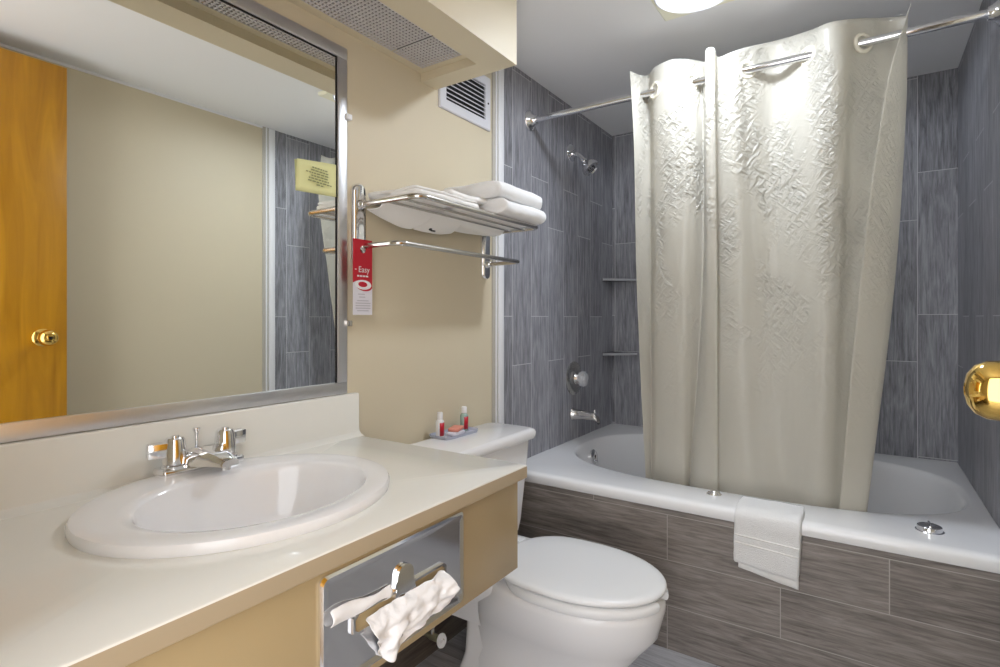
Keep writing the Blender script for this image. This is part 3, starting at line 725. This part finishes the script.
while y < hy1-.014: e = y+rnd.uniform(.006, .012); box(bm, (x, y, 1.230), (x+.0002, min(e, hy1-.012), 1.2345)); y = e+.002
part('small_lettering', bm, M['whiteink'], t, smooth=False)
bm = bmesh.new()
for z, a, b in ((1.180, .25, .6), (1.172, .3, .62), (1.162, .2, .8), (1.155, .12, .9), (1.148, .12, .9), (1.141, .12, .9), (1.134, .2, .8)):
    box(bm, (x, hy0+.07*a, z), (x+.0002, hy0+.07*b, z+.0028))
part('small_print', bm, M['greyink'], t, smooth=False)

# ================================================================ BATHTUB
TCX, TCY = .785, .588
t = thing('bathtub', 'white jetted bathtub behind the tiled front', 'bathtub', (TCX, TCY, .1))
bm = bmesh.new(); X0, X1, Y0, Y1 = .0015, W-.0015, -.012, YB-.0015
ang = angles(96, TCX, TCY, X0, Y0, X1, Y1)
def rim(d, z): return [(*rectpt(a, TCX, TCY, X0, Y0+d, X1, Y1), z) for a in ang]
def inn(k, z, kx=0): return [(*sup(a, TCX+kx, TCY, .712*k, .432*k+.0*k, 2.7), z) for a in ang]
rings = [rim(.03, .474), rim(.003, .474), rim(0, .478), rim(0, .500), rim(.003, .507), rim(.012, .512), rim(.03, .513), inn(1.0, .513), inn(.99, .5115), inn(.978, .504), inn(.968, .488),
         inn(.945, .43), inn(.915, .35), inn(.87, .26), inn(.80, .19), inn(.70, .16), inn(.35, .15), inn(.05, .148)]
loft(bm, rings, True, False, True)
part('tub_shell', bm, M['tub'], t, angle=50)
bm = bmesh.new(); lathe(bm, (.112, .60, .445), (1, 0, .18), [(-.004, .034), (.004, .034), (.008, .030), (.010, .012), (.006, .010)], 30); ov = part('overflow_plate', bm, M['chrome'], t)
bm = bmesh.new(); lathe(bm, (.122, .60, .447), (1, 0, .18), [(0, .007), (.001, .007)], 14); part('overflow_hole', bm, M['black'], t, parent=ov)
bm = bmesh.new(); lathe(bm, (.128, .585, .427), (1, 0, .18), [(-.006, .006), (.012, .006), (.013, .003)], 12); part('trip_lever', bm, M['chrome'], t, parent=ov)
def rim_knob(x, y, r, hgt, wings):
    bm = bmesh.new(); lathe(bm, (x, y, .5128), (0, 0, 1), [(0, r*1.12), (.002, r*1.12), (.0035, r), (hgt, r*.96), (hgt+.002, r*.85), (hgt+.0015, 0)], 30); k = part('rim_knob', bm, M['chrome'], t)
    if wings:
        bm = bmesh.new(); box(bm, (x-.003, y-r*.9, .5128+hgt), (x+.003, y+r*.9, .5128+hgt+.007), .0015); part('knob_ridge', bm, M['chrome'], t, parent=k)
    else:
        bm = bmesh.new(); lathe(bm, (x, y, .5128+hgt), (0, 0, 1), [(0, r*.7), (.006, r*.55), (.009, r*.2)], 20); part('knob_button', bm, M['chrome'], t, parent=k)
rim_knob(1.356, .118, .030, .014, True)
rim_knob(.776, .112, .022, .006, False)

# ================================================================ SHOWER FITTINGS
t = thing('shower_head', 'chrome shower head on a short arm high on the tiled wall', 'shower head', (0, .583, 1.928))
bm = bmesh.new(); lathe(bm, (0, .583, 1.928), (1, 0, 0), [(0, .043), (.003, .042), (.009, .031), (.012, .014)], 28); part('flange', bm, M['chrome'], t)
bm = bmesh.new(); tube(bm, catmull([(.004, .583, 1.925), (.034, .583, 1.915), (.058, .583, 1.894), (.074, .583, 1.872)], 6), .0105, 14); part('shower_arm', bm, M['chrome'], t)
bm = bmesh.new(); lathe(bm, (.068, .583, 1.880), (.66, 0, -.75), [(-.004, .013), (.008, .017), (.012, .014), (.020, .026), (.044, .041), (.058, .0445), (.065, .043), (.067, .035), (.061, .030), (.061, 0)], 30); h = part('spray_head', bm, M['chrome'], t)
d = Vector((.66, 0, -.75)).normalized(); c0 = Vector((.068, .583, 1.880))+d*.064; a_, b_, _ = frame_to(d)
bm = bmesh.new()
for k in range(9):
    r_ = 0 if k == 0 else .017; p = c0+(a_*math.cos(PI*k/4)+b_*math.sin(PI*k/4))*r_; lathe(bm, p, d, [(0, .004), (.003, .003), (.003, 0)], 8)
part('spray_nozzles', bm, M['duct'], t, parent=h)
t = thing('shower_valve', 'chrome shower control plate with a clear faceted knob above the tub spout', 'shower valve', (0, .612, .816))
bm = bmesh.new(); lathe(bm, (0, .612, .816), (1, 0, 0), [(0, .084), (.004, .084), (.009, .078), (.014, .06), (.016, .03), (.030, .022), (.032, .012)], 40); part('escutcheon', bm, M['chrome_soft'], t)
bm = bmesh.new(); n = 10; rings = []
for x_, r_, tw in ((.028, .018, 0), (.036, .034, 0), (.046, .040, PI/n), (.060, .038, 0), (.070, .028, PI/n), (.073, .018, 0)):
    rings.append([(x_, .612+r_*math.cos(2*PI*k/n+tw), .816+r_*math.sin(2*PI*k/n+tw)) for k in range(n)])
loft(bm, rings, True, True, True); part('faceted_knob', bm, M['crystal'], t, smooth=False)
bm = bmesh.new(); lathe(bm, (.03, .612, .816), (1, 0, 0), [(0, .009), (.034, .009), (.036, .004)], 14); part('knob_core', bm, M['chrome'], t)
t = thing('tub_spout', 'chrome tub spout on the tiled wall below the shower control', 'tub spout', (0, .600, .640))
bm = bmesh.new()
def oc(x, zc, hy, hz): return [(x, .600+hy*math.cos(2*PI*k/16)*(1.0), zc+hz*math.sin(2*PI*k/16)) for k in range(16)]
loft(bm, [oc(0, .640, .030, .032), oc(.006, .640, .030, .031), oc(.010, .640, .026, .027), oc(.06, .641, .0245, .022), oc(.105, .640, .0225, .019), oc(.122, .636, .021, .018), oc(.134, .626, .019, .016), oc(.140, .612, .0165, .010), oc(.138, .609, .012, .005)], True, True, True)
part('spout_body', bm, M['chrome_soft'], t, angle=70)
bm = bmesh.new(); lathe(bm, (.118, .600, .655), (0, 0, 1), [(0, .004), (.010, .004), (.012, .006), (.016, .005)], 12); part('diverter_pull', bm, M['chrome'], t)

# corner shelves
for z, lb in ((1.333, 'upper dark tile corner shelf in the shower, above the other shelf'), (.921, 'lower dark tile corner shelf in the shower, above the tub rim')):
    bm = bmesh.new(); L = .150
    pts = [(.001, YB-.001), (.001, YB-L), (.006, YB-L), (L, YB-.006), (L, YB-.001)]
    loft(bm, [[(x, y, z-.012) for x, y in pts], [(x, y, z) for x, y in pts]], True, True, True)
    for f in bm.faces:
        c = f.calc_center_median(); nn = f.normal
        f.material_index = 1 if (abs(c.z-(z-.006)) < .003 and c.x > .02 and c.y < YB-.02) else 0
    o = obj('corner_shelf', bm, [M['shelf_tile'], M['shelf_edge']], smooth=False); tag(o, lb, 'shelf', 'tile corner shelves in the shower')

# ================================================================ CURTAIN ROD AND CURTAIN
RODY, RODZ = .187, 1.966
t = thing('curtain_rod', 'chrome shower curtain rod between the two tiled side walls', 'curtain rod', (.76, RODY, RODZ))
bm = bmesh.new(); tube(bm, [(.01+(W-.02)*k/10, RODY, RODZ) for k in range(11)], .0128, 20); part('rod', bm, M['chrome'], t)
for x0, sg in ((0, 1), (W, -1)):
    bm = bmesh.new(); lathe(bm, (x0, RODY, RODZ), (sg, 0, 0), [(0, .044), (.004, .044), (.009, .040), (.013, .030), (.026, .021), (.034, .018), (.034, .0135)], 30); part('flange', bm, M['chrome'], t)

# control columns: photo columns at four heights (top hem, upper, middle, bottom hem) and depth offsets from the rod
COLS = [
 ((630, 634, 637, 646), (-.055, -.055, -.05, -.02)),
 ((640, 641, 643, 650), (-.012, -.01, -.01, .0)),
 ((648, 650, 651, 652), (.034, .03, .028, .018)),
 ((655, 655, 655, 656), (-.012, -.01, -.012, .004)),
 ((670, 668, 668, 668), (-.042, -.04, -.034, -.012)),
 ((682, 684, 682, 682), (-.042, -.046, -.04, -.016)),
 ((691, 695, 692, 687), (-.005, -.025, -.024, .002)),
 ((700, 703, 702, 689), (.036, .020, .004, .020)),
 ((705, 705, 704, 692), (-.005, -.006, -.016, .002)),
 ((706, 706, 708, 702), (-.058, -.056, -.046, -.018)),
 ((714, 715, 717, 717), (-.062, -.060, -.054, -.024)),
 ((718, 718, 719, 720), (-.022, -.018, -.012, .004)),
 ((732, 735, 740, 745), (-.036, -.030, -.014, -.004)),
 ((747, 750, 758, 765), (.000, .004, .010, .010)),
 ((776, 775, 778, 785), (.052, .044, .026, .014)),
 ((808, 802, 800, 800), (.002, .000, .002, .004)),
 ((828, 825, 822, 815), (-.046, -.042, -.024, -.012)),
 ((846, 843, 838, 828), (-.042, -.036, -.014, -.004)),
 ((863, 856, 850, 838), (.000, .008, .012, .012)),
 ((886, 886, 880, 856), (.046, .042, .034, .020)),
 ((906, 905, 894, 864), (.034, .032, .024, .006)),
 ((907, 902, 888, 862), (-.012, -.050, -.040, -.016)),
 ((911, 886, 860, 838), (-.066, -.128, -.090, -.036)),
]
ZR = (2.047, 1.76, 1.22, .455)
BY = lambda r, i: (RODY, RODY, RODY+.004, RODY+(.075-.058*min(1, i/13) if i < 13 else .017+.03*(i-13)/9))[r]
TOPV = [71, 75, 75, 67, 60, 59, 59.5, 61, 61, 49.5, 48, 57, 52, 47, 40.5, 31, 23, 19.5, 18.2, 17.6, 15.6, 14, 3]   # photo rows of the top hem
rows = []
for r in range(4):
    pts = []
    for i, (us, ds) in enumerate(COLS):
        y = BY(r, i)+ds[r]; x = x_at(us[r], y); dep = -(x-CAM.x)*math.sin(TH)+(y-CAM.y)*math.cos(TH); pts.append((x, y, CAM.z+(V0-TOPV[i])*dep/FPX if r == 0 else ZR[r]))
    rows.append(catmull(pts, 8))
NC = len(rows[0]); bm = bmesh.new(); uvl = bm.loops.layers.uv.new('UVMap'); NVR = 96; grid = []
arc = [0]
for k in range(1, NC): arc.append(arc[-1]+(rows[1][k]-rows[1][k-1]).length)
def hermite(zq, zs, vs):
    n = len(zs); i = 0
    while i < n-2 and zq < zs[i+1]: i += 1
    t_ = (zq-zs[i])/(zs[i+1]-zs[i]); h = zs[i+1]-zs[i]
    def sl(k):
        if k == 0: return (vs[1]-vs[0])/(zs[1]-zs[0])
        if k == n-1: return (vs[-1]-vs[-2])/(zs[-1]-zs[-2])
        return (vs[k+1]-vs[k-1])/(zs[k+1]-zs[k-1])
    m0, m1 = sl(i)*h, sl(i+1)*h
    return (2*t_**3-3*t_**2+1)*vs[i]+(t_**3-2*t_**2+t_)*m0+(-2*t_**3+3*t_**2)*vs[i+1]+(t_**3-t_**2)*m1
for v in range(NVR+1):
    q = v/NVR; line = []
    for k in range(NC):
        z = ZR[0]+(ZR[3]-ZR[0])*q+(rows[0][k].z-ZR[0])*max(0, 1-q*8)
        zq = ZR[0]+(ZR[3]-ZR[0])*q
        p = Vector((hermite(zq, ZR, [rows[r][k].x for r in range(4)]), hermite(zq, ZR, [rows[r][k].y for r in range(4)]), z))
        nz = noise.noise(Vector((arc[k]*9, z*3.2, 2)))*.006*min(1, q*6)+noise.noise(Vector((arc[k]*30, z*9, 7)))*.0016*min(1, q*6)
        p.y += nz; line.append(bm.verts.new(p))
    grid.append(line)
for v in range(NVR):
    for k in range(NC-1):
        f = bm.faces.new((grid[v][k], grid[v][k+1], grid[v+1][k+1], grid[v+1][k]))
        for lp, (kk, vv) in zip(f.loops, ((k, v), (k+1, v), (k+1, v+1), (k, v+1))):
            lp[uvl].uv = (arc[kk], (ZR[0]-ZR[3])*(1-vv/NVR))
t = thing('shower_curtain', 'ivory satin grommet shower curtain hanging from the chrome rod into the tub', 'shower curtain', (.9, RODY, .455))
part('curtain_cloth', bm, M['curtain'], t, angle=180, mods=(solid(.0012),))
for i in (3, 6, 13, 15, 18):                        # grommets where the cloth passes the rod
    k = i*8; p = rows[0][k].lerp(rows[1][k], .26); p.z = RODZ; tn = (rows[0][min(k+2, NC-1)]-rows[0][max(k-2, 0)]); tn.z = 0
    nrm = Vector((tn.y, -tn.x, 0)).normalized()
    p = Vector((x_at(COLS[i][0][0], RODY), RODY, RODZ)) if i in (13, 15, 18) else p
    bm = bmesh.new(); torus(bm, p, nrm, .026, .0068, 30, 10, .9); part('grommet', bm, M['grommet'], t)

# ================================================================ TOWEL ON THE TUB RIM
bm = bmesh.new()
path = catmull([(.098, .521, 0), (.06, .5225, 0), (.02, .5225, 0), (-.006, .520, 0), (-.021, .508, 0), (-.0235, .485, 0), (-.0225, .45, 0), (-.0215, .40, 0), (-.0205, .352, 0)], 4)
def place(p, s):
    x = .866+.186*s; drop = max(0, (.50-p.y)/.17); x -= .004*drop*(1-s)+.010*drop*s
    return (x, p.x+(.002*math.sin(s*9)*drop), p.y+(.010-.022*s)*drop)
ribbon(bm, [(p.x, p.y) for p in path], .0165, 24, place, .0022, 5)
o = tag(obj('hand_towel', bm, M['terry'], mods=(subsurf(1),), angle=180), 'white hand towel draped over the front rim of the bathtub', 'towel')
bm = bmesh.new()
path2 = [(p[0]+.004, p[1]) for p in [(-.018, .50), (-.0185, .46), (-.018, .42), (-.018, .38), (-.018, .34), (-.0175, .328)]]
def place2(p, s):
    drop = max(0, (.50-p.y)/.17); return (.876+.166*s, p.x, p.y-.014*s*drop+.012*(1-s)*drop)
ribbon(bm, path2, .007, 20, place2, .0012, 9); obj('inner_fold', bm, M['linen'], o, angle=180)
bm = bmesh.new()
for zc in (.442, .418):
    rg_ = []
    for k in range(25):
        s = .025+.95*k/24; drop = (.50-zc)/.17; x = .866+.186*s-.004*drop*(1-s)-.010*drop*s; z = zc+(.010-.022*s)*drop
        rg_.append([(x, -.0315, z+.0028), (x, -.0338, z+.0015), (x, -.0338, z-.0015), (x, -.0315, z-.0028)])
    loft(bm, rg_, True, True, True)
obj('woven_band', bm, M['linen'], o)
